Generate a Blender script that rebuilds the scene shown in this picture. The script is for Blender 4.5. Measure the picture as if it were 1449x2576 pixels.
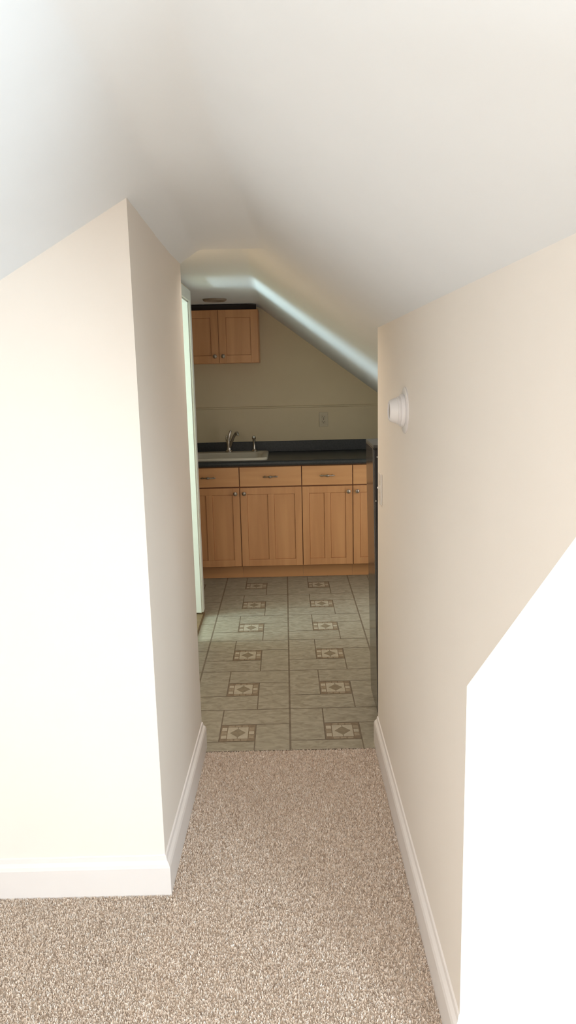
import bpy, bmesh, math, random
import numpy as np
from mathutils import Vector, Matrix
random.seed(4)
S = bpy.context.scene
for o in list(bpy.data.objects):
    bpy.data.objects.remove(o)
COL = S.collection

# ------------------------------------------------------------------ camera
PITCH, YAW, ROLL, FPX, CH = 0.184811, 0.001289, -0.023252, 1886.9, 1.5453
fw = Vector((math.sin(YAW)*math.cos(PITCH), math.cos(YAW)*math.cos(PITCH), -math.sin(PITCH)))
rt = Vector((math.cos(YAW), -math.sin(YAW), 0))
up = rt.cross(fw)
r2 = rt*math.cos(ROLL) + up*math.sin(ROLL)
u2 = -rt*math.sin(ROLL) + up*math.cos(ROLL)
cd = bpy.data.cameras.new('camera')
cam = bpy.data.objects.new('camera', cd); COL.objects.link(cam)
M = Matrix.Identity(4)
for i in range(3):
    M[i][0] = r2[i]; M[i][1] = u2[i]; M[i][2] = -fw[i]
M[2][3] = CH
cam.matrix_world = M
cd.sensor_fit = 'VERTICAL'; cd.sensor_height = 36.0; cd.lens = FPX/2576*36.0
cd.clip_start = 0.02
S.camera = cam

# ------------------------------------------------------------------ light
w = bpy.data.worlds.new('world'); S.world = w; w.use_nodes = True
bg = w.node_tree.nodes['Background']; bg.inputs[0].default_value = (0.75, 0.88, 1, 1); bg.inputs[1].default_value = 0.3

def area(name, loc, direction, sx, sy, power, color, spread=180):
    l = bpy.data.lights.new(name, 'AREA'); l.shape = 'RECTANGLE'; l.size = sx; l.size_y = sy
    l.energy = power; l.color = color; l.spread = math.radians(spread)
    o = bpy.data.objects.new(name, l); COL.objects.link(o)
    o.location = loc
    o.rotation_euler = Vector(direction).to_track_quat('-Z', 'Z').to_euler()
    return o
area('gable_window_light', (1.46, -0.5, 0.75), (-1, 0, 0), 1.45, 0.88, 118, (0.69, 0.87, 1.0))
area('room_fill_light', (-0.22, -1.2, 2.03), (0, 0, -1), 0.3, 0.3, 60, (1.0, 0.94, 0.90))  # added fill from above behind the camera, no fixture there
area('side_room_window_light', (-2.3, 4.12, 0.98), (1, 0.06, 0), 0.10, 1.7, 33, (0.68, 0.90, 1.0))
area('side_room_extra_light', (-2.3, 4.12, 1.60), (1, 0.06, 0), 0.10, 0.6, 25, (0.70, 0.97, 1.0))  # second side room source, added to strengthen the patch on the floor
area('kitchen_top_fill', (-0.30, 3.20, 2.05), (0, 0, -1), 0.14, 0.14, 5.2, (1.0, 0.87, 0.74), 132)  # unseen fill added past the hall ceiling step, no fixture modelled
area('kitchen_right_fill', (1.05, 4.6, 0.75), (-1, 0, 0), 0.8, 0.6, 4.4, (1.0, 0.98, 0.98))  # added fill from the right, the knee wall has no window
S.view_settings.view_transform = 'Standard'
S.view_settings.look = 'None'
S.view_settings.exposure = 0.13
S.view_settings.gamma = 1.0
S.view_settings.use_curve_mapping = False

# ------------------------------------------------------------------ materials
def mat(name, color, rough=0.6, metal=0.0, spec=0.5):
    m = bpy.data.materials.new(name); m.use_nodes = True
    b = m.node_tree.nodes['Principled BSDF']
    b.inputs['Base Color'].default_value = (*color, 1)
    b.inputs['Roughness'].default_value = rough
    b.inputs['Metallic'].default_value = metal
    b.inputs['Specular IOR Level'].default_value = spec
    return m

def noisy(name, c1, c2, scale=(20, 20, 20), rough=0.6, bump=0.0, bscale=None, detail=4, metal=0.0, spec=0.5, lo=0.35, hi=0.65, dist=0.0, bdist=0.002):
    m = mat(name, c1, rough, metal, spec)
    nt = m.node_tree; N = nt.nodes; L = nt.links; b = N['Principled BSDF']
    tc = N.new('ShaderNodeTexCoord'); mp = N.new('ShaderNodeMapping'); mp.inputs['Scale'].default_value = scale
    L.new(tc.outputs['Object'], mp.inputs['Vector'])
    n = N.new('ShaderNodeTexNoise'); n.inputs['Scale'].default_value = 1; n.inputs['Detail'].default_value = detail
    n.inputs['Distortion'].default_value = dist
    L.new(mp.outputs[0], n.inputs['Vector'])
    r = N.new('ShaderNodeValToRGB')
    r.color_ramp.elements[0].position = lo; r.color_ramp.elements[0].color = (*c1, 1)
    r.color_ramp.elements[1].position = hi; r.color_ramp.elements[1].color = (*c2, 1)
    L.new(n.outputs['Fac'], r.inputs[0]); L.new(r.outputs[0], b.inputs['Base Color'])
    if bump > 0:
        src = n
        if bscale:
            src = N.new('ShaderNodeTexNoise'); src.inputs['Scale'].default_value = bscale; src.inputs['Detail'].default_value = 3
            L.new(tc.outputs['Object'], src.inputs['Vector'])
        bp = N.new('ShaderNodeBump'); bp.inputs['Strength'].default_value = bump; bp.inputs['Distance'].default_value = bdist
        L.new(src.outputs['Fac'], bp.inputs['Height']); L.new(bp.outputs[0], b.inputs['Normal'])
    return m

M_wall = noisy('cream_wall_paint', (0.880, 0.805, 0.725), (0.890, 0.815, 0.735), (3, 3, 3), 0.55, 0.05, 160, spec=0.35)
M_ceil = noisy('white_ceiling_paint', (0.825, 0.845, 0.865), (0.84, 0.86, 0.88), (3, 3, 3), 0.8, 0.04, 140, spec=0.2)
M_trim = noisy('white_trim_paint', (0.83, 0.77, 0.73), (0.845, 0.785, 0.745), (5, 5, 5), 0.42, spec=0.4)
M_jamb = noisy('white_door_paint', (0.78, 0.765, 0.69), (0.80, 0.785, 0.71), (5, 5, 5), 0.4)
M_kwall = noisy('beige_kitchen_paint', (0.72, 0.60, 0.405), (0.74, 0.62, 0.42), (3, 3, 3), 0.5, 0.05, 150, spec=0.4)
M_plate = mat('white_plastic', (0.80, 0.75, 0.685), 0.35)
M_plate_k = mat('almond_plastic', (0.63, 0.54, 0.385), 0.4)
M_slot = mat('dark_slot', (0.08, 0.06, 0.05), 0.6)
M_pvc = mat('white_pvc', (0.86, 0.82, 0.80), 0.35)
M_nozzle_shade = mat('painted_nozzle_shade', (0.42, 0.38, 0.36), 0.6)
M_wood = noisy('maple_vertical_grain', (0.60, 0.28, 0.118), (0.73, 0.37, 0.165), (14, 14, 1.3), 0.38, 0.06, None, 6, lo=0.3, hi=0.72, dist=0.6, bdist=0.0008)
M_woodh = noisy('maple_horizontal_grain', (0.66, 0.32, 0.135), (0.78, 0.41, 0.18), (1.3, 14, 14), 0.38, 0.06, None, 6, lo=0.3, hi=0.72, dist=0.6, bdist=0.0008)
M_woodd = noisy('maple_dark_edge', (0.30, 0.12, 0.05), (0.36, 0.15, 0.06), (14, 14, 1.3), 0.5)
M_gap = mat('painted_gap_shade', (0.03, 0.02, 0.018), 0.8)
M_counter = noisy('slate_laminate', (0.027, 0.030, 0.033), (0.042, 0.046, 0.048), (90, 90, 90), 0.38, 0, None, 3, spec=0.5)
M_sink = noisy('almond_enamel', (0.72, 0.65, 0.53), (0.74, 0.67, 0.55), (4, 4, 4), 0.25)
M_chrome = noisy('brushed_nickel', (0.50, 0.46, 0.42), (0.58, 0.54, 0.50), (60, 60, 60), 0.22, metal=1.0)
M_pewter = noisy('antique_pewter', (0.30, 0.25, 0.21), (0.46, 0.40, 0.35), (120, 120, 120), 0.32, metal=1.0)
M_black = noisy('black_enamel', (0.022, 0.018, 0.018), (0.030, 0.026, 0.026), (20, 20, 20), 0.35)
M_gloss = noisy('glossy_grey_brown_panel', (0.075, 0.064, 0.056), (0.088, 0.075, 0.066), (30, 30, 4), 0.13, spec=1.0)
M_graytop = noisy('grey_enamel_top', (0.085, 0.08, 0.07), (0.105, 0.095, 0.085), (40, 40, 40), 0.5)
M_steel = mat('bright_steel', (0.7, 0.68, 0.66), 0.3, 1.0)
M_bronze = mat('tan_light_trim', (0.30, 0.22, 0.16), 0.5)
M_lens = mat('frosted_lens', (0.40, 0.33, 0.26), 0.5)
M_thresh = noisy('brown_wood_threshold', (0.16, 0.10, 0.045), (0.22, 0.14, 0.07), (2, 30, 30), 0.5)
# vinyl tile
M_grout = noisy('grout_lines', (0.16, 0.125, 0.085), (0.22, 0.175, 0.125), (25, 25, 25), 0.5)
M_tile = noisy('stone_look_vinyl', (0.30, 0.265, 0.195), (0.42, 0.38, 0.295), (11, 16, 11), 0.36, 0.05, 40, 9, lo=0.34, hi=0.64, dist=0.8, spec=0.3)
for n_ in M_tile.node_tree.nodes:
    if n_.type == 'MAPPING': n_.inputs['Rotation'].default_value = (0, 0, math.radians(35)); n_.inputs['Scale'].default_value = (20, 42, 20)
M_tdark = noisy('inlay_brown', (0.22, 0.165, 0.11), (0.28, 0.215, 0.145), (60, 60, 60), 0.38)
M_tmid = noisy('inlay_tan', (0.31, 0.25, 0.17), (0.38, 0.31, 0.22), (60, 60, 60), 0.38)
M_tdia = noisy('inlay_olive', (0.245, 0.20, 0.135), (0.30, 0.25, 0.17), (60, 60, 60), 0.38)
M_tlight = noisy('inlay_cream', (0.46, 0.41, 0.315), (0.53, 0.475, 0.37), (40, 40, 40), 0.36)
# carpet
M_carpet = mat('beige_carpet_backing', (0.55, 0.45, 0.36), 0.95, spec=0.1)
def pile():
    m = mat('beige_carpet_fibre', (0.5, 0.4, 0.3), 0.9, spec=0.15)
    nt = m.node_tree; N = nt.nodes; L = nt.links; b = N['Principled BSDF']
    g = N.new('ShaderNodeNewGeometry'); tc = N.new('ShaderNodeTexCoord')
    n1 = N.new('ShaderNodeTexNoise'); n1.inputs['Scale'].default_value = 70; n1.inputs['Detail'].default_value = 2
    L.new(tc.outputs['Object'], n1.inputs['Vector'])
    mx = N.new('ShaderNodeMath'); mx.operation = 'MULTIPLY_ADD'; mx.inputs[1].default_value = 0.55
    sc = N.new('ShaderNodeMath'); sc.operation = 'MULTIPLY'; sc.inputs[1].default_value = 0.45
    L.new(n1.outputs['Fac'], sc.inputs[0]); L.new(g.outputs['Random Per Island'], mx.inputs[0]); L.new(sc.outputs[0], mx.inputs[2])
    r = N.new('ShaderNodeValToRGB'); e = r.color_ramp.elements
    e[0].position = 0.12; e[0].color = (0.42, 0.305, 0.215, 1); e[1].position = 0.85; e[1].color = (0.97, 0.92, 0.85, 1)
    for p_, c_ in ((0.28, (0.745, 0.595, 0.465)), (0.60, (0.92, 0.775, 0.645))):
        x = e.new(p_); x.color = (*c_, 1)
    L.new(mx.outputs[0], r.inputs[0]); L.new(r.outputs[0], b.inputs['Base Color'])
    return m
M_pile = pile()

# ------------------------------------------------------------------ helpers
def link(name, bm, m, parent=None, smooth=False):
    bmesh.ops.recalc_face_normals(bm, faces=bm.faces)
    me = bpy.data.meshes.new(name); bm.to_mesh(me); bm.free()
    for mm in (m if isinstance(m, (list, tuple)) else [m]): me.materials.append(mm)
    if smooth:
        me.polygons.foreach_set('use_smooth', [True]*len(me.polygons))
        try: me.set_sharp_from_angle(angle=math.radians(40))
        except Exception: pass
    o = bpy.data.objects.new(name, me); COL.objects.link(o)
    if parent: o.parent = parent
    return o
def tag(o, label=None, cat=None, group=None, kind=None):
    if label: o['label'] = label
    if cat: o['category'] = cat
    if group: o['group'] = group
    if kind: o['kind'] = kind
    return o
def struct(name, bm, m, label, cat, smooth=False):
    o = link(name, bm, m, None, smooth); tag(o, label, cat, None, 'structure'); return o
def thing(name, label, cat, loc, group=None):
    o = bpy.data.objects.new(name, None); COL.objects.link(o); o.empty_display_size = 0.05
    o.location = loc; tag(o, label, cat, group); return o
def box(bm, x0, x1, y0, y1, z0, z1, bev=0.0, mi=0):
    t = bmesh.new()
    bmesh.ops.create_cube(t, size=1)
    for v in t.verts:
        v.co = Vector((x0+(v.co.x+.5)*(x1-x0), y0+(v.co.y+.5)*(y1-y0), z0+(v.co.z+.5)*(z1-z0)))
    if bev > 0: bmesh.ops.bevel(t, geom=list(t.edges), offset=bev, segments=2, profile=0.5, affect='EDGES')
    join(bm, t, mi); return bm
def join(bm, t, mi=0, mtx=None):
    vm = {}
    for v in t.verts: vm[v] = bm.verts.new(mtx @ v.co if mtx else v.co)
    for f in t.faces:
        nf = bm.faces.new([vm[v] for v in f.verts]); nf.material_index = mi
    t.free()
def prism(bm, pts, axis, a0, a1, mi=0):
    """pts: 2D polygon; axis 'x': (y,z), 'y': (x,z), 'z': (x,y)"""
    def P(p, a):
        return {'x': (a, p[0], p[1]), 'y': (p[0], a, p[1]), 'z': (p[0], p[1], a)}[axis]
    A = [bm.verts.new(P(p, a0)) for p in pts]; B = [bm.verts.new(P(p, a1)) for p in pts]
    n = len(pts)
    fs = [bm.faces.new(A), bm.faces.new(B[::-1])]
    for i in range(n): fs.append(bm.faces.new((A[i], A[(i+1) % n], B[(i+1) % n], B[i])))
    for f in fs: f.material_index = mi
    return bm
def lathe(bm, prof, seg=32, mtx=None, cap=True, mi=0):
    """prof (r, h) around local z"""
    t = bmesh.new(); rings = []
    for r, h in prof:
        rings.append([t.verts.new((r*math.cos(2*math.pi*i/seg), r*math.sin(2*math.pi*i/seg), h)) for i in range(seg)])
    for a, b in zip(rings, rings[1:]):
        for i in range(seg): t.faces.new((a[i], a[(i+1) % seg], b[(i+1) % seg], b[i]))
    if cap:
        t.faces.new(rings[0][::-1]); t.faces.new(rings[-1])
    join(bm, t, mi, mtx); return bm
def tube(bm, pts, rad, seg=12, mi=0):
    pts = [Vector(p) for p in pts]; n = len(pts)
    if not isinstance(rad, (list, tuple)): rad = [rad]*n
    rings = []; ref = None
    for i, p in enumerate(pts):
        d = (pts[min(i+1, n-1)]-pts[max(i-1, 0)]).normalized()
        if ref is None:
            ref = d.orthogonal().normalized()
        ref = (ref - d*ref.dot(d)).normalized(); b = d.cross(ref)
        rings.append([bm.verts.new(p+(ref*math.cos(2*math.pi*k/seg)+b*math.sin(2*math.pi*k/seg))*rad[i]) for k in range(seg)])
    fs = []
    for a, b in zip(rings, rings[1:]):
        for k in range(seg): fs.append(bm.faces.new((a[k], a[(k+1) % seg], b[(k+1) % seg], b[k])))
    fs.append(bm.faces.new(rings[0][::-1])); fs.append(bm.faces.new(rings[-1]))
    for f in fs: f.material_index = mi
    return bm
def BM(): return bmesh.new()
RX = lambda a: Matrix.Rotation(math.radians(a), 4, 'X')
RY = lambda a: Matrix.Rotation(math.radians(a), 4, 'Y')
T = lambda x, y, z: Matrix.Translation((x, y, z))

# ------------------------------------------------------------------ setting: plan numbers
XL, XLE, XR = -0.392, -0.375, 0.360   # hall walls (the left one drifts a little)
YC, YE, YR = 2.035, 2.905, 2.920  # left corner, left wall end, right wall end
YV = 2.885                      # where carpet meets vinyl
YO, ZO = 1.442, 0.905           # opening in right wall: jamb and kink
XA = 1.40                       # gable end of the alcove
YB = 6.10                       # kitchen back wall
XK = -0.568                     # kitchen left wall
ZC = 2.055

def rounded(pts, rad=0.018, n=5):
    out = [pts[0]]
    for a, b, c in zip(pts, pts[1:], pts[2:]):
        A, B, C = Vector(a), Vector(b), Vector(c)
        p = B+(A-B).normalized()*min(rad, (A-B).length*.45); q = B+(C-B).normalized()*min(rad, (C-B).length*.45)
        for i in range(n+1):
            t = i/n; out.append(tuple((p*(1-t)**2 + B*2*t*(1-t) + q*t*t)))
    out.append(pts[-1]); return out
def loft(bm, sections, thick=0.14):
    """sections: list of (Y, profile[(x,z)]) -> solid with the profile as its underside"""
    rb, rt_ = [], []
    for Y, pr in sections:
        rb.append([bm.verts.new((x, Y, z)) for x, z in pr]); rt_.append([bm.verts.new((x, Y, z+thick)) for x, z in pr])
    n = len(rb[0])
    for k in range(len(rb)-1):
        for i in range(n-1):
            bm.faces.new((rb[k][i], rb[k][i+1], rb[k+1][i+1], rb[k+1][i]))
            bm.faces.new((rt_[k][i], rt_[k+1][i], rt_[k+1][i+1], rt_[k][i+1]))
        for i in (0, n-1):
            bm.faces.new((rb[k][i], rb[k+1][i], rt_[k+1][i], rt_[k][i]))
    for k in (0, -1):
        for i in range(n-1):
            bm.faces.new((rb[k][i], rb[k][i+1], rt_[k][i+1], rt_[k][i]))
    return bm
# hall and room ceiling: left slope, flat strip, right slope
near = rounded([(-1.80, 1.213), (-0.303, 2.055), (-0.140, 2.055), (0.365, 1.700), (0.45, 1.64)])
far = rounded([(-1.80, 0.993), (-0.303, 1.996), (-0.062, 1.996), (0.365, 1.698), (0.45, 1.638)])
mixp = lambda a, b, t: [(p[0]*(1-t)+q[0]*t, p[1]*(1-t)+q[1]*t) for p, q in zip(a, b)]
secs = [(-3.1, near), (0.0, near), (1.7, near)] + [(1.7+(YE-1.7)*t, mixp(near, far, t*t*(3-2*t))) for t in (.2, .4, .6, .8, 1)]
struct('ceiling', loft(BM(), secs), M_ceil, 'sloping white ceiling over the carpeted room and hall', 'ceiling', True)
kn = rounded([(-1.40, ZC), (-0.142, ZC), (0.365, 1.700), (1.20, 1.116)], 0.03)
kf = rounded([(-1.40, ZC), (-0.190, ZC), (0.735, 1.373), (1.20, 1.030)], 0.03)
struct('ceiling_kitchen', loft(BM(), [(YE, kn), (3.9, mixp(kn, kf, .31)), (5.0, mixp(kn, kf, .65)), (YB+.1, kf)]), M_ceil, 'white kitchen ceiling with a slope falling to the right, crossed by a band of daylight', 'ceiling', True)

# left wall block: bright front face and the hall's left side
b = BM(); prism(b, [(-1.80, 0), (XL, 0), (XL, 2.03), (-0.75, 1.83), (-1.80, 1.24)], 'y', YC, YE)
for v in b.verts:
    if v.co.y > YE-0.01 and abs(v.co.x-XL) < 1e-5: v.co.x = XLE
struct('wall_left', b, M_wall, 'cream wall on the left whose lit front face turns a corner into the hall', 'wall')
# right wall with gable shaped opening
b = BM()
prism(b, [(YR, 0), (YR, 1.74), (-3.1, 1.74), (-3.1, 0), (-1.56, 0), (-1.56, ZO), (-0.56, 1.70), (0.462, 1.70), (YO, ZO), (YO, 0)], 'x', XR, XR+0.115)
struct('wall_right', b, M_wall, 'cream wall on the right of the hall, cut by a slanted opening in front', 'wall')
# gable extension on the right
b = BM(); box(b, XR+0.115, XA, YO, YO+0.1, 0, ZO+0.03)
struct('wall_right_alcove', b, M_wall, 'overexposed white knee wall inside the opening at right', 'wall')
b = BM(); sl = [(1.62, 0.768), (YO, ZO), (0.462, 1.70), (-0.56, 1.70), (-1.56, ZO), (-1.72, 0.77)]
prism(b, sl+[(y, z+0.12) for y, z in sl[::-1]], 'x', XR+0.115, XA+0.1)
struct('ceiling_alcove', b, M_ceil, 'sloped white ceiling of the sunlit alcove at right', 'ceiling')
b = BM(); box(b, XR+0.115, XA, -1.66, -1.56, 0, ZO+0.03)
struct('wall_front_alcove', b, M_wall, 'far knee wall of the alcove beside the viewer', 'wall')
b = BM(); box(b, XA, XA+0.1, -1.66, -1.25, 0, 1.8); box(b, XA, XA+0.1, 0.25, 1.55, 0, 1.8); box(b, XA, XA+0.1, -1.25, 0.25, 0, 0.3); box(b, XA, XA+0.1, -1.25, 0.25, 1.2, 1.8)
struct('wall_side_alcove', b, M_wall, 'gable end wall of the alcove with its window opening', 'wall')
# rear of the room
b = BM(); box(b, -1.8, 0.48, -3.2, -3.1, 0, 2.2)
struct('wall_front', b, M_wall, 'plain cream wall behind the viewer', 'wall')
b = BM(); box(b, -1.85, -1.75, -3.1, YC, 0, 1.3)
struct('wall_left_knee', b, M_wall, 'low knee wall at the far left of the carpeted room', 'wall')
# kitchen shell
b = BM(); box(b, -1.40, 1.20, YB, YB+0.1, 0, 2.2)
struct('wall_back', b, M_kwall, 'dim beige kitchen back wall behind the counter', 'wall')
b = BM(); box(b, 1.06, 1.18, YR, YB, 0, 1.25)
struct('wall_right_kitchen', b, M_kwall, 'low knee wall on the right side of the kitchen', 'wall')
b = BM(); box(b, XR+0.115, 1.18, YR-0.1, YR, 0, 1.66)
struct('wall_front_kitchen', b, M_kwall, 'kitchen side of the wall beside the hall', 'wall')
OY0, OY1, OZ = 4.17, 4.66, 1.985
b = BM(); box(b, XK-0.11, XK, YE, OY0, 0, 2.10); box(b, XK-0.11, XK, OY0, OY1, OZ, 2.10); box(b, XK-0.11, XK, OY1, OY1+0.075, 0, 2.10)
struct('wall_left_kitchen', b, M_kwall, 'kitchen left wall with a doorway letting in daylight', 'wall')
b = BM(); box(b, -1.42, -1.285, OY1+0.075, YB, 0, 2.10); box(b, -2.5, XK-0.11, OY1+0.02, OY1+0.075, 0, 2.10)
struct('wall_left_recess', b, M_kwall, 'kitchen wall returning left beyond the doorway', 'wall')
b = BM(); box(b, -2.5, XK-0.11, 3.5, 3.55, 0, 2.1); box(b, -2.5, -2.45, 3.55, 4.05, 0, 2.1); box(b, -2.5, -2.45, 4.55, 4.70, 0, 2.1)
box(b, -2.5, XK-0.11, 3.5, 4.70, 2.05, 2.1)
struct('wall_side_room', b, M_jamb, 'walls of the small bright room beyond the kitchen doorway', 'wall')

# floors
b = BM(); box(b, -1.85, XA+0.1, -3.2, YV, -0.06, -0.006)
FLOOR = struct('floor', b, M_carpet, 'beige speckled loop pile carpet', 'carpet')
def carpet_pile():
    rng = np.random.default_rng(7)
    regs = [(-1.25, XR-0.017, 1.0, YC-0.017, 130000), (XL+0.018, XR-0.017, YC-0.017, YV+0.004, 130000), (XR-0.017, 1.35, 1.0, YO-0.017, 60000)]
    P = []
    for x0, x1, y0, y1, dens in regs:
        n = int((x1-x0)*(y1-y0)*dens)
        P.append(np.stack([rng.uniform(x0, x1, n), rng.uniform(y0, y1, n)], 1))
    P = np.concatenate(P); n = len(P)
    a = rng.uniform(0, 2*np.pi, n); wv = np.stack([np.cos(a), np.sin(a), np.zeros(n)], 1)
    b_ = rng.uniform(0, 2*np.pi, n); lean = rng.uniform(0.0005, 0.0045, n)[:, None]*np.stack([np.cos(b_), np.sin(b_), np.zeros(n)], 1)
    h = rng.uniform(0.0050, 0.0082, n)[:, None]*np.array([[0, 0, 1.0]])
    base = np.concatenate([P, np.full((n, 1), -0.0062)], 1); wd = rng.uniform(0.0009, 0.0018, n)[:, None]
    V = np.stack([base-wv*wd, base+wv*wd, base+lean*.35+h*.6+wv*wd*1.05, base+lean*.35+h*.6-wv*wd*1.05,
                  base+lean+h+wv*wd*.5, base+lean+h-wv*wd*.5], 1).reshape(-1, 3)
    F = (np.arange(n)[:, None, None]*6 + np.array([[0, 1, 2, 3], [3, 2, 4, 5]])[None]).reshape(-1)
    me = bpy.data.meshes.new('carpet_pile')
    me.vertices.add(len(V)); me.vertices.foreach_set('co', V.astype(np.float32).ravel())
    me.loops.add(len(F)); me.loops.foreach_set('vertex_index', F.astype(np.int32))
    nf = len(F)//4
    me.polygons.add(nf); me.polygons.foreach_set('loop_start', np.arange(0, 4*nf, 4, dtype=np.int32)); me.polygons.foreach_set('loop_total', np.full(nf, 4, np.int32))
    me.update(calc_edges=True); me.materials.append(M_pile)
    o = bpy.data.objects.new('carpet_pile', me); COL.objects.link(o)
    o.parent = FLOOR; o['kind'] = 'stuff'
    return o
carpet_pile()
b = BM(); box(b, -2.5, XK-0.11, 3.5, 4.70, -0.05, 0.004)
struct('floor_side_room', b, M_tile, 'floor of the small room beyond the kitchen doorway', 'floor')
def tile_floor():
    P = 0.457; X0, Y0 = -0.00889, 3.26999
    bm = BM()
    xa, xb, ya, yb = -1.30, 1.10, YV, YB
    box(bm, xa, xb, ya, yb, -0.05, 0.0, 0, 0)
    def rect(x0, x1, y0, y1, z, mi):
        x0, x1 = max(x0, xa), min(x1, xb); y0, y1 = max(y0, ya), min(y1, yb)
        if x1-x0 < 1e-4 or y1-y0 < 1e-4: return
        f = bm.faces.new([bm.verts.new(c) for c in ((x0, y0, z), (x1, y0, z), (x1, y1, z), (x0, y1, z))]); f.material_index = mi
    def poly(pts, z, mi):
        if min(p[1] for p in pts) < ya or max(p[1] for p in pts) > yb or min(p[0] for p in pts) < xa or max(p[0] for p in pts) > xb: return
        f = bm.faces.new([bm.verts.new((x, y, z)) for x, y in pts]); f.material_index = mi
    for i in range(-4, 4):
        for k in range(-2, 8):
            ox, oy = X0+i*P, Y0+k*P; t = 0.331*P; s = 0.669*P
            gx, g, h = 0.0042, 0.0030, 0.0027   # long seams a little wider
            z = 0.0006
            rect(ox+gx, ox+s-h, oy+g, oy+t-h, z, 1)
            rect(ox+s+h, ox+P-gx, oy+g, oy+s-h, z, 1)
            rect(ox+t+h, ox+P-gx, oy+s+h, oy+P-g, z, 1)
            rect(ox+gx, ox+t-h, oy+t+h, oy+P-g, z, 1)
            # inlay square
            a0, a1, c0, c1 = ox+t+h, ox+s-h, oy+t+h, oy+s-h; w_ = a1-a0
            rect(a0, a1, c0, c1, z, 2)
            bw = w_*0.20; z2 = 0.0010
            for side in (0, 1):
                sx = a0 if side == 0 else a1-bw
                for j in range(3):
                    sy = c0+bw*0.75 + j*(w_-1.5*bw)/3
                    rect(sx+0.004, sx+bw-0.004, sy+0.003, sy+(w_-1.5*bw)/3-0.003, z2, 3 if (j+side) % 2 else 4)
            for j in range(3):
                sx = a0+bw + j*(w_-2*bw)/3
                for (s0, s1) in ((c0, c0+bw*0.75), (c1-bw*0.75, c1)):
                    rect(sx+0.003, sx+(w_-2*bw)/3-0.003, s0+0.003, s1-0.004, z2, 3)
            i0, i1, j0, j1 = a0+bw, a1-bw, c0+bw*0.75, c1-bw*0.75
            rect(i0, i1, j0, j1, z2, 4)
            mx, my = (i0+i1)/2, (j0+j1)/2; dx, dy = (i1-i0)*0.39, (j1-j0)*0.38
            poly([(mx-dx, my), (mx, my-dy), (mx+dx, my), (mx, my+dy)], 0.0014, 5)
            rect(mx-0.0016, mx+0.0016, j0, my-dy, 0.0014, 2); rect(mx-0.0016, mx+0.0016, my+dy, j1, 0.0014, 2)
    return bm
struct('floor_kitchen', tile_floor(), [M_grout, M_tile, M_tdark, M_tmid, M_tlight, M_tdia], 'stone look vinyl kitchen floor in pinwheel tiles with diamond inlays', 'floor')

# baseboards
BP = [(0, -0.006), (0.016, -0.006), (0.016, 0.088), (0.013, 0.098), (0.006, 0.108), (0.004, 0.121), (0, 0.124)]   # (out, z)
def bb_y(bm, x, sx, y0, y1):      # runs along y on a wall at x, facing sx
    prism(bm, [(x+sx*o, z) for o, z in BP], 'y', y0, y1)
def bb_mitre(bm, path):
    """path of (x,y) of the wall line and its outward offset dir at each corner"""
    rings = []
    for (x, y), (dx, dy) in path:
        rings.append([bm.verts.new((x+dx*o, y+dy*o, z)) for o, z in BP])
    n = len(BP)
    for a, c in zip(rings, rings[1:]):
        for i in range(n): bm.faces.new((a[i], a[(i+1) % n], c[(i+1) % n], c[i]))
    bm.faces.new(rings[0]); bm.faces.new(rings[-1][::-1])
b = BM(); bb_mitre(b, [((-1.75, YC), (0, -1)), ((XL, YC), (1, -1)), ((XLE, YE), (1, 1)), ((XK, YE), (0, 1))])
struct('baseboard_left', b, M_trim, 'white baseboard around the left wall and its corner', 'baseboard')
b = BM(); bb_mitre(b, [((XR+0.12, YR), (0, 1)), ((XR, YR), (-1, 1)), ((XR, YO), (-1, -1)), ((XA, YO), (0, -1))])
struct('baseboard_right', b, M_trim, 'white baseboard along the right wall of the hall', 'baseboard')

# doorway trim: jamb lining + casing on the kitchen side
b = BM()
box(b, XK-0.112, XK+0.001, OY1-0.018, OY1, 0.03, OZ); box(b, XK-0.112, XK+0.001, OY0, OY0+0.018, 0.03, OZ)
box(b, XK-0.112, XK+0.001, OY0, OY1, OZ-0.018, OZ)
box(b, XK, XK+0.014, OY1-0.010, OY1+0.058, 0.03, OZ+0.055, 0.003); box(b, XK, XK+0.014, OY0-0.058, OY0+0.010, 0, OZ+0.055, 0.003)
box(b, XK, XK+0.014, OY0+0.010, OY1-0.010, OZ-0.010, OZ+0.055, 0.003)
struct('trim_1', b, M_jamb, 'white door frame at the left edge of the kitchen, lit by daylight', 'door frame')
b = BM(); prism(b, [(XK-0.12, 0), (XK+0.016, 0), (XK+0.010, 0.018), (XK-0.12, 0.03)], 'y', OY0, OY1+0.05)
o = struct('trim_2', b, M_thresh, 'brown wooden threshold under the white door frame', 'threshold')
b = BM(); prism(b, [(YB, 1.238), (YB-0.006, 1.238), (YB-0.006, 1.258), (YB-0.014, 1.264), (YB-0.014, 1.272), (YB, 1.274)], 'x', -1.28, 1.06)
struct('trim_3', b, M_kwall, 'thin beige ledge running across the kitchen back wall', 'trim')

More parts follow.
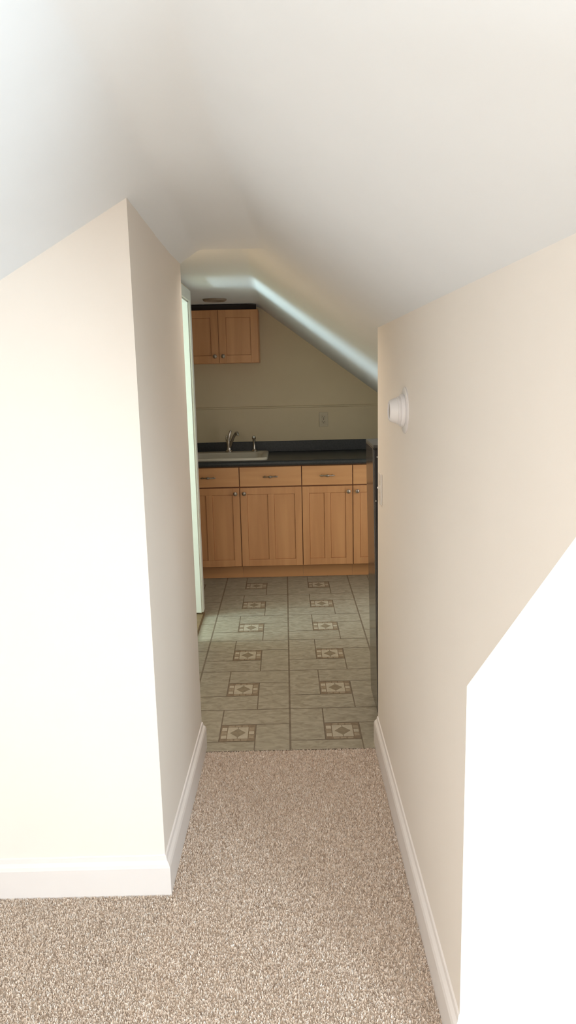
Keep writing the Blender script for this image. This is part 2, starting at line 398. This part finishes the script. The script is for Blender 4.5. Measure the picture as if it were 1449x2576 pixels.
# ------------------------------------------------------------------ base cabinets
YF = 5.50   # door plane
def shaker(x0, x1, z0, z1, yb, mids=(), st=0.050, th=0.020):
    bm = BM(); y0, y1 = yb-th, yb
    box(bm, x0, x0+st, y0, y1, z0, z1, 0.0015); box(bm, x1-st, x1, y0, y1, z0, z1, 0.0015)
    box(bm, x0+st, x1-st, y0, y1, z0, z0+st, 0.0015); box(bm, x0+st, x1-st, y0, y1, z1-st, z1, 0.0015)
    for m_ in mids: box(bm, m_-st*.45, m_+st*.45, y0, y1, z0+st, z1-st, 0.0015)
    
    box(bm, x0+st-0.004, x1-st+0.004, y0+0.010, y1-0.002, z0+st-0.004, z1-st+0.004)
    cuts = [x0+st]+[c for m_ in mids for c in (m_-st*.45, m_+st*.45)]+[x1-st]
    for a_, c_ in zip(cuts[::2], cuts[1::2]):
        box(bm, a_+0.0022, c_-0.0022, y0+0.0065, y0+0.011, z0+st+0.0022, z1-st-0.0022, 0.0015)
    return bm
def knob(parent, x, y, z):
    bm = BM(); lathe(bm, [(0.004, 0), (0.0045, 0.010), (0.012, 0.014), (0.0155, 0.019), (0.014, 0.024), (0.007, 0.0275)], 20, T(x, y, z) @ RX(90))
    return link('knob', bm, M_pewter, parent, True)
def pull(parent, x, y, z):
    bm = BM()
    for s in (-1, 1):
        tube(bm, [(x+s*0.040, y, z), (x+s*0.040, y-0.016, z), (x+s*0.043, y-0.022, z)], [0.006, 0.0045, 0.005], 10)
    tube(bm, [(x-0.056, y-0.020, z), (x-0.044, y-0.024, z), (x-0.018, y-0.026, z), (x-0.008, y-0.027, z), (x, y-0.027, z), (x+0.008, y-0.027, z), (x+0.018, y-0.026, z), (x+0.044, y-0.024, z), (x+0.056, y-0.020, z)],
         [0.003, 0.0055, 0.004, 0.008, 0.010, 0.008, 0.004, 0.0055, 0.003], 12)
    return link('pull_handle', bm, M_pewter, parent, True)
def base_cabinet(x0, x1, knob_side, label, cut=False):
    r = thing('base_cabinet', label, 'cabinet', ((x0+x1)/2, YF, 0), 'maple base cabinets under the dark counter')
    cx, W2 = 0, (x1-x0)/2; L, R_ = -W2, W2; yo = -YF
    bm = BM(); 
    if cut:
        box(bm, L+0.0005, R_-0.0005, 0.0015, 0.57, 0.105, 0.123); box(bm, L+0.0005, L+0.018, 0.0195, 0.558, 0.123, 0.722); box(bm, R_-0.018, R_-0.0005, 0.0195, 0.558, 0.123, 0.722)
        box(bm, L+0.0005, R_-0.0005, 0.0015, 0.0195, 0.123, 0.868); box(bm, L+0.0005, R_-0.0005, 0.558, 0.57, 0.123, 0.868)
    else: box(bm, L+0.0005, R_-0.0005, 0.0015, 0.57, 0.105, 0.868)
    link('carcass', bm, M_woodd, r)
    bm = BM(); box(bm, L+0.0005, R_-0.0005, 0.072, 0.088, 0, 0.105); link('toe_kick', bm, M_woodh, r)
    g = 0.0028
    bm = BM(); box(bm, L+g, R_-g, -0.020, 0.0, 0.718, 0.862, 0.003); d = link('drawer_front', bm, M_woodh, r)
    pull(d, 0, -0.020, 0.790)
    bm = shaker(L+g, R_-g, 0.112, 0.709, 0.0, (0,)); d = link('door', bm, M_wood, r)
    knob(d, (L+g+0.030) if knob_side < 0 else (R_-g-0.030), -0.020, 0.668)
    return r
base_cabinet(-0.805, -0.347, 1, 'maple base cabinet at far left of the counter, beside the white door frame', True)
base_cabinet(-0.347, 0.113, -1, 'maple base cabinet in the middle below the right end of the sink', True)
base_cabinet(0.113, 0.490, 1, 'narrower maple base cabinet right of centre with its knob at top right')
base_cabinet(0.490, 0.950, -1, 'rightmost maple base cabinet partly hidden by the dark glossy appliance')

# countertop
SX0, SX1, SY0, SY1 = -0.770, -0.136, 5.505, 6.035
r = thing('countertop', 'dark slate laminate countertop with a low backsplash over the maple cabinets', 'countertop', (0, YF, 0.869))
bm = BM(); yf = -0.028
hx0, hx1, hy0, hy1 = SX0+0.02, SX1-0.02, SY0-YF+0.02, SY1-YF-0.02
for q in ((-1.28, hx0, yf, YB-YF), (hx1, 1.05, yf, YB-YF), (hx0, hx1, yf, hy0), (hx0, hx1, hy1, YB-YF)):
    box(bm, *q, 0, 0.040)
link('slab', bm, M_counter, r)
bm = BM(); box(bm, -1.28, 1.05, YB-YF-0.019, YB-YF-0.0005, 0.040, 0.126, 0.003); link('backsplash', bm, M_counter, r)
bm = BM(); tube(bm, [(-1.28, yf-0.002, 0.020), (1.05, yf-0.002, 0.020)], 0.0195, 16); link('front_edge', bm, M_counter, r, True)

# sink
def sink():
    r = thing('kitchen_sink', 'almond enamel drop-in sink set into the dark counter', 'sink', ((SX0+SX1)/2, (SY0+SY1)/2, 0.909))
    W2, D2 = (SX1-SX0)/2, (SY1-SY0)/2
    def ring(bm, hx, hy0, hy1, rad, z, n=6):
        vs = []
        for (cx_, cy_, a0) in ((hx-rad, hy1-rad, 0), (-hx+rad, hy1-rad, 90), (-hx+rad, hy0+rad, 180), (hx-rad, hy0+rad, 270)):
            for i in range(n+1):
                a = math.radians(a0+90*i/n); vs.append(bm.verts.new((cx_+rad*math.cos(a), cy_+rad*math.sin(a), z)))
        return vs
    bm = BM()
    R = [ring(bm, W2, -D2, D2, 0.045, 0.0005), ring(bm, W2, -D2, D2, 0.045, 0.010), ring(bm, W2-0.006, -D2+0.006, D2-0.006, 0.042, 0.018),
         ring(bm, W2-0.020, -D2+0.020, D2-0.020, 0.04, 0.019)]
    B = [ring(bm, W2-0.040, -D2+0.038, D2-0.115, 0.06, 0.017), ring(bm, W2-0.048, -D2+0.046, D2-0.123, 0.06, 0.008), ring(bm, W2-0.065, -D2+0.062, D2-0.14, 0.06, -0.16), ring(bm, W2-0.09, -D2+0.09, D2-0.165, 0.05, -0.175)]
    seq = R+B
    for a, c in zip(seq, seq[1:]):
        n = len(a)
        for i in range(n): bm.faces.new((a[i], a[(i+1) % n], c[(i+1) % n], c[i]))
    bm.faces.new(seq[-1])
    link('basin', bm, M_sink, r, True)
    bm = BM(); lathe(bm, [(0.038, -0.1752), (0.038, -0.173), (0.030, -0.1728), (0.012, -0.1745)], 24); link('drain', bm, M_chrome, r, True)
sink()
# faucet
FX, FY, FZ = -0.452, 5.985, 0.928
r = thing('faucet', 'brushed nickel single lever faucet standing on the back of the sink', 'faucet', (FX, FY, FZ))
bm = BM(); lathe(bm, [(0.030, 0), (0.030, 0.006), (0.022, 0.012), (0.018, 0.030), (0.020, 0.045), (0.018, 0.060), (0.020, 0.085), (0.014, 0.098)], 24); link('body', bm, M_chrome, r, True)
bm = BM(); tube(bm, [(0.006, -0.004, 0.035), (0.022, -0.022, 0.075), (0.038, -0.045, 0.110), (0.055, -0.070, 0.140), (0.066, -0.086, 0.154), (0.075, -0.097, 0.155), (0.080, -0.103, 0.147), (0.081, -0.105, 0.136)], [0.013, 0.0115, 0.0105, 0.0105, 0.012, 0.013, 0.0125, 0.012], 16); link('spout', bm, M_chrome, r, True)
bm = BM(); tube(bm, [(0.0, 0, 0.090), (0.003, 0.002, 0.115), (0.009, 0.004, 0.143), (0.015, 0.005, 0.160), (0.024, 0.005, 0.168)], [0.014, 0.012, 0.0095, 0.0085, 0.006], 14); link('lever', bm, M_chrome, r, True)
bm = BM(); tube(bm, [(-0.010, 0.01, 0.085), (-0.016, 0.012, 0.105), (-0.017, 0.012, 0.128)], [0.012, 0.010, 0.006], 12); link('cap', bm, M_chrome, r, True)
r = thing('sink_sprayer', 'slim brushed nickel side sprayer right of the faucet', 'sprayer', (-0.250, 5.988, FZ))
bm = BM(); lathe(bm, [(0.024, 0), (0.024, 0.005), (0.016, 0.012), (0.014, 0.018)], 20); link('base', bm, M_chrome, r, True)
bm = BM(); tube(bm, [(0, 0, 0.016), (0, 0, 0.045), (0, -0.001, 0.080), (0, -0.004, 0.098)], [0.013, 0.010, 0.0105, 0.012], 16); link('stem', bm, M_chrome, r, True)
bm = BM(); lathe(bm, [(0.006, -0.018), (0.013, -0.012), (0.0165, 0), (0.015, 0.010), (0.008, 0.017)], 20, T(0, -0.008, 0.108) @ RX(70)); link('spray_head', bm, M_chrome, r, True)

# wall cabinet
r = thing('wall_cabinet', 'dark maple wall cabinet with two doors hung above the sink', 'cabinet', (-0.487, 5.80, 1.619))
L, R_ = -0.303, 0.303; H = 0.393
bm = BM(); box(bm, L, R_, 0.0015, YB-5.80, 0, H); link('carcass', bm, M_wood, r)
for x0, x1, kx in ((L+0.003, -0.003+0.004, -0.028), (0.004, R_-0.003, 0.034)):
    d = link('door', shaker(x0, x1, 0.003, H-0.003, 0.0, (), 0.055), M_wood, r)
    knob(d, kx, -0.020, 0.052)
bm = BM(); box(bm, L+0.002, R_-0.012, 0.006, 0.022, H, H+0.036); link('gap_shade_strip', bm, M_gap, r)  # dark strip painting in the shade between cabinet top and ceiling
r.children[-1]['label'] = 'near black strip painted as the shade in the gap above the doors'

# ceiling light
r = thing('ceiling_light', 'round tan recessed light in the kitchen ceiling above the sink', 'light', (-0.470, 5.42, ZC))
bm = BM(); lathe(bm, [(0.062, -0.001), (0.064, -0.012), (0.070, -0.016), (0.080, -0.012), (0.084, -0.001)], 40, None, False); link('trim_ring', bm, M_bronze, r, True)
bm = BM(); lathe(bm, [(0.063, -0.002), (0.063, -0.006), (0.03, -0.007), (0.004, -0.0075)], 40); link('lens', bm, M_lens, r, True)

# outlets
def outlet(x, z, label, y=YB-0.0005):
    r = thing('wall_outlet', label, 'outlet', (x, y, z), 'electrical outlets on the kitchen back wall')
    bm = BM(); box(bm, -0.035, 0.035, -0.006, 0, -0.058, 0.058, 0.002); link('cover_plate', bm, M_plate_k, r)
    for s in (-1, 1):
        bm = BM(); lathe(bm, [(0.0165, 0), (0.0165, 0.0022), (0.015, 0.003)], 24, T(0, -0.006, s*0.0195) @ RX(90))
        rc = link('receptacle', bm, M_plate_k, r)
        bm = BM(); box(bm, -0.0085, -0.0055, -0.0098, -0.0088, s*0.0195-0.002, s*0.0195+0.0075); box(bm, 0.0055, 0.0085, -0.0098, -0.0088, s*0.0195-0.002, s*0.0195+0.0065)
        lathe(bm, [(0.0032, 0), (0.0032, 0.001)], 12, T(0, -0.0088, s*0.0195-0.008) @ RX(90)); link('slots', bm, M_slot, rc)
    bm = BM(); lathe(bm, [(0.003, 0), (0.003, 0.001)], 12, T(0, -0.006, 0) @ RX(90)); link('screw', bm, M_slot, r)
outlet(0.313, 1.160, 'almond double outlet on the back wall to the right, above the bare counter')
outlet(-0.750, 1.160, 'almond outlet on the back wall at far left, almost hidden by the door frame')

# light switch on the right wall
r = thing('light_switch', 'white toggle light switch near the end of the right hall wall', 'switch', (XR, 2.822, 1.100))
bm = BM(); box(bm, -0.0065, 0, -0.036, 0.036, -0.059, 0.059, 0.0025); link('cover_plate', bm, M_plate, r)
bm = BM(); box(bm, -0.008, -0.006, -0.006, 0.006, -0.013, 0.013); tube(bm, [(-0.006, 0, 0.0), (-0.0135, 0, 0.006)], [0.0050, 0.0040], 10); link('toggle', bm, M_plate, r)
for s in (-1, 1):
    bm = BM(); lathe(bm, [(0.0035, 0), (0.003, 0.0012)], 12, T(-0.0065, 0, s*0.03) @ RY(-90)); link('screw', bm, M_plate, r)

# round stepped pipe fitting on the right wall
r = thing('pipe_fitting', 'round white stepped plastic pipe fitting sticking out of the right hall wall', 'pipe fitting', (XR, 2.258, 1.4235))
X90 = RY(-90)
bm = BM(); lathe(bm, [(0.069, 0), (0.069, 0.0030), (0.0665, 0.0042), (0.052, 0.0050), (0.046, 0.0052)], 48, X90); link('flange', bm, M_pvc, r, True)
bm = BM(); lathe(bm, [(0.0475, 0.0045), (0.0490, 0.0060), (0.0480, 0.0145), (0.0465, 0.0160), (0.0425, 0.0162)], 48, X90); link('collar', bm, M_pvc, r, True)
bm = BM(); lathe(bm, [(0.0415, 0.0158), (0.0420, 0.0170), (0.0412, 0.0235), (0.0400, 0.0246), (0.038, 0.0248)], 48, X90); link('ring', bm, M_pvc, r, True)
bm = BM(); lathe(bm, [(0.0385, 0.0244), (0.0390, 0.0256), (0.0325, 0.0445), (0.0288, 0.0487), (0.0266, 0.0490), (0.0246, 0.0475), (0.0240, 0.030)], 48, X90, False); link('nozzle', bm, M_pvc, r, True)
bm = BM(); lathe(bm, [(0.0242, 0.029), (0.0242, 0.0455), (0.002, 0.0458)], 40, X90); o = link('nozzle_shade_disc', bm, M_nozzle_shade, r, True); o['label'] = 'grey disc coloured as the shade inside the nozzle'  # grey colour stands in for the shade of the hollow end

# dark glossy appliance right behind the end of the right wall; it leans a little
FT = math.radians(0.95); PX, PY = 0.392, 3.23
r = thing('refrigerator', 'dark glossy compact refrigerator standing just beyond the end of the right hall wall', 'refrigerator', (PX, PY, 0))
r.rotation_euler = (0, -FT, 0)
def loc(x0, x1, y0, y1, z0, z1): return (x0-PX, x1-PX, y0-PY, y1-PY, z0, z1)
bm = BM(); box(bm, *loc(0.416, 0.95, 2.99, 3.430, 0.035, 1.222), 0.006); link('body', bm, M_black, r)
bm = BM(); box(bm, *loc(0.3875, 0.4155, 3.160, 3.425, 0.022, 1.222), 0.003); link('door_panel', bm, M_gloss, r)
bm = BM(); box(bm, *loc(0.3875, 0.95, 3.135, 3.430, 1.2225, 1.236), 0.003); link('top_cover', bm, M_graytop, r)
bm = BM(); box(bm, *loc(0.3905, 0.4155, 3.136, 3.1595, 0.06, 1.215), 0.004); link('door_edge', bm, M_black, r)
for (zz, xx) in ((1.185, 0.4035), (0.998, 0.3945)):
    bm = BM(); lathe(bm, [(0.0035, 0), (0.003, 0.002)], 12, T(xx-PX, 3.136-PY, zz) @ RX(90)); link('screw', bm, M_steel, r, True)
for (xx, yy) in ((0.404, 3.40), (0.44, 3.02), (0.92, 3.02), (0.92, 3.40)):
    zl = -(xx-PX)*math.tan(FT)+0.0010
    bm = BM(); lathe(bm, [(0.011, zl), (0.012, zl+0.010), (0.009, 0.036 if xx > .41 else 0.0225)], 16, T(xx-PX, yy-PY, 0)); link('foot', bm, M_black, r, True)
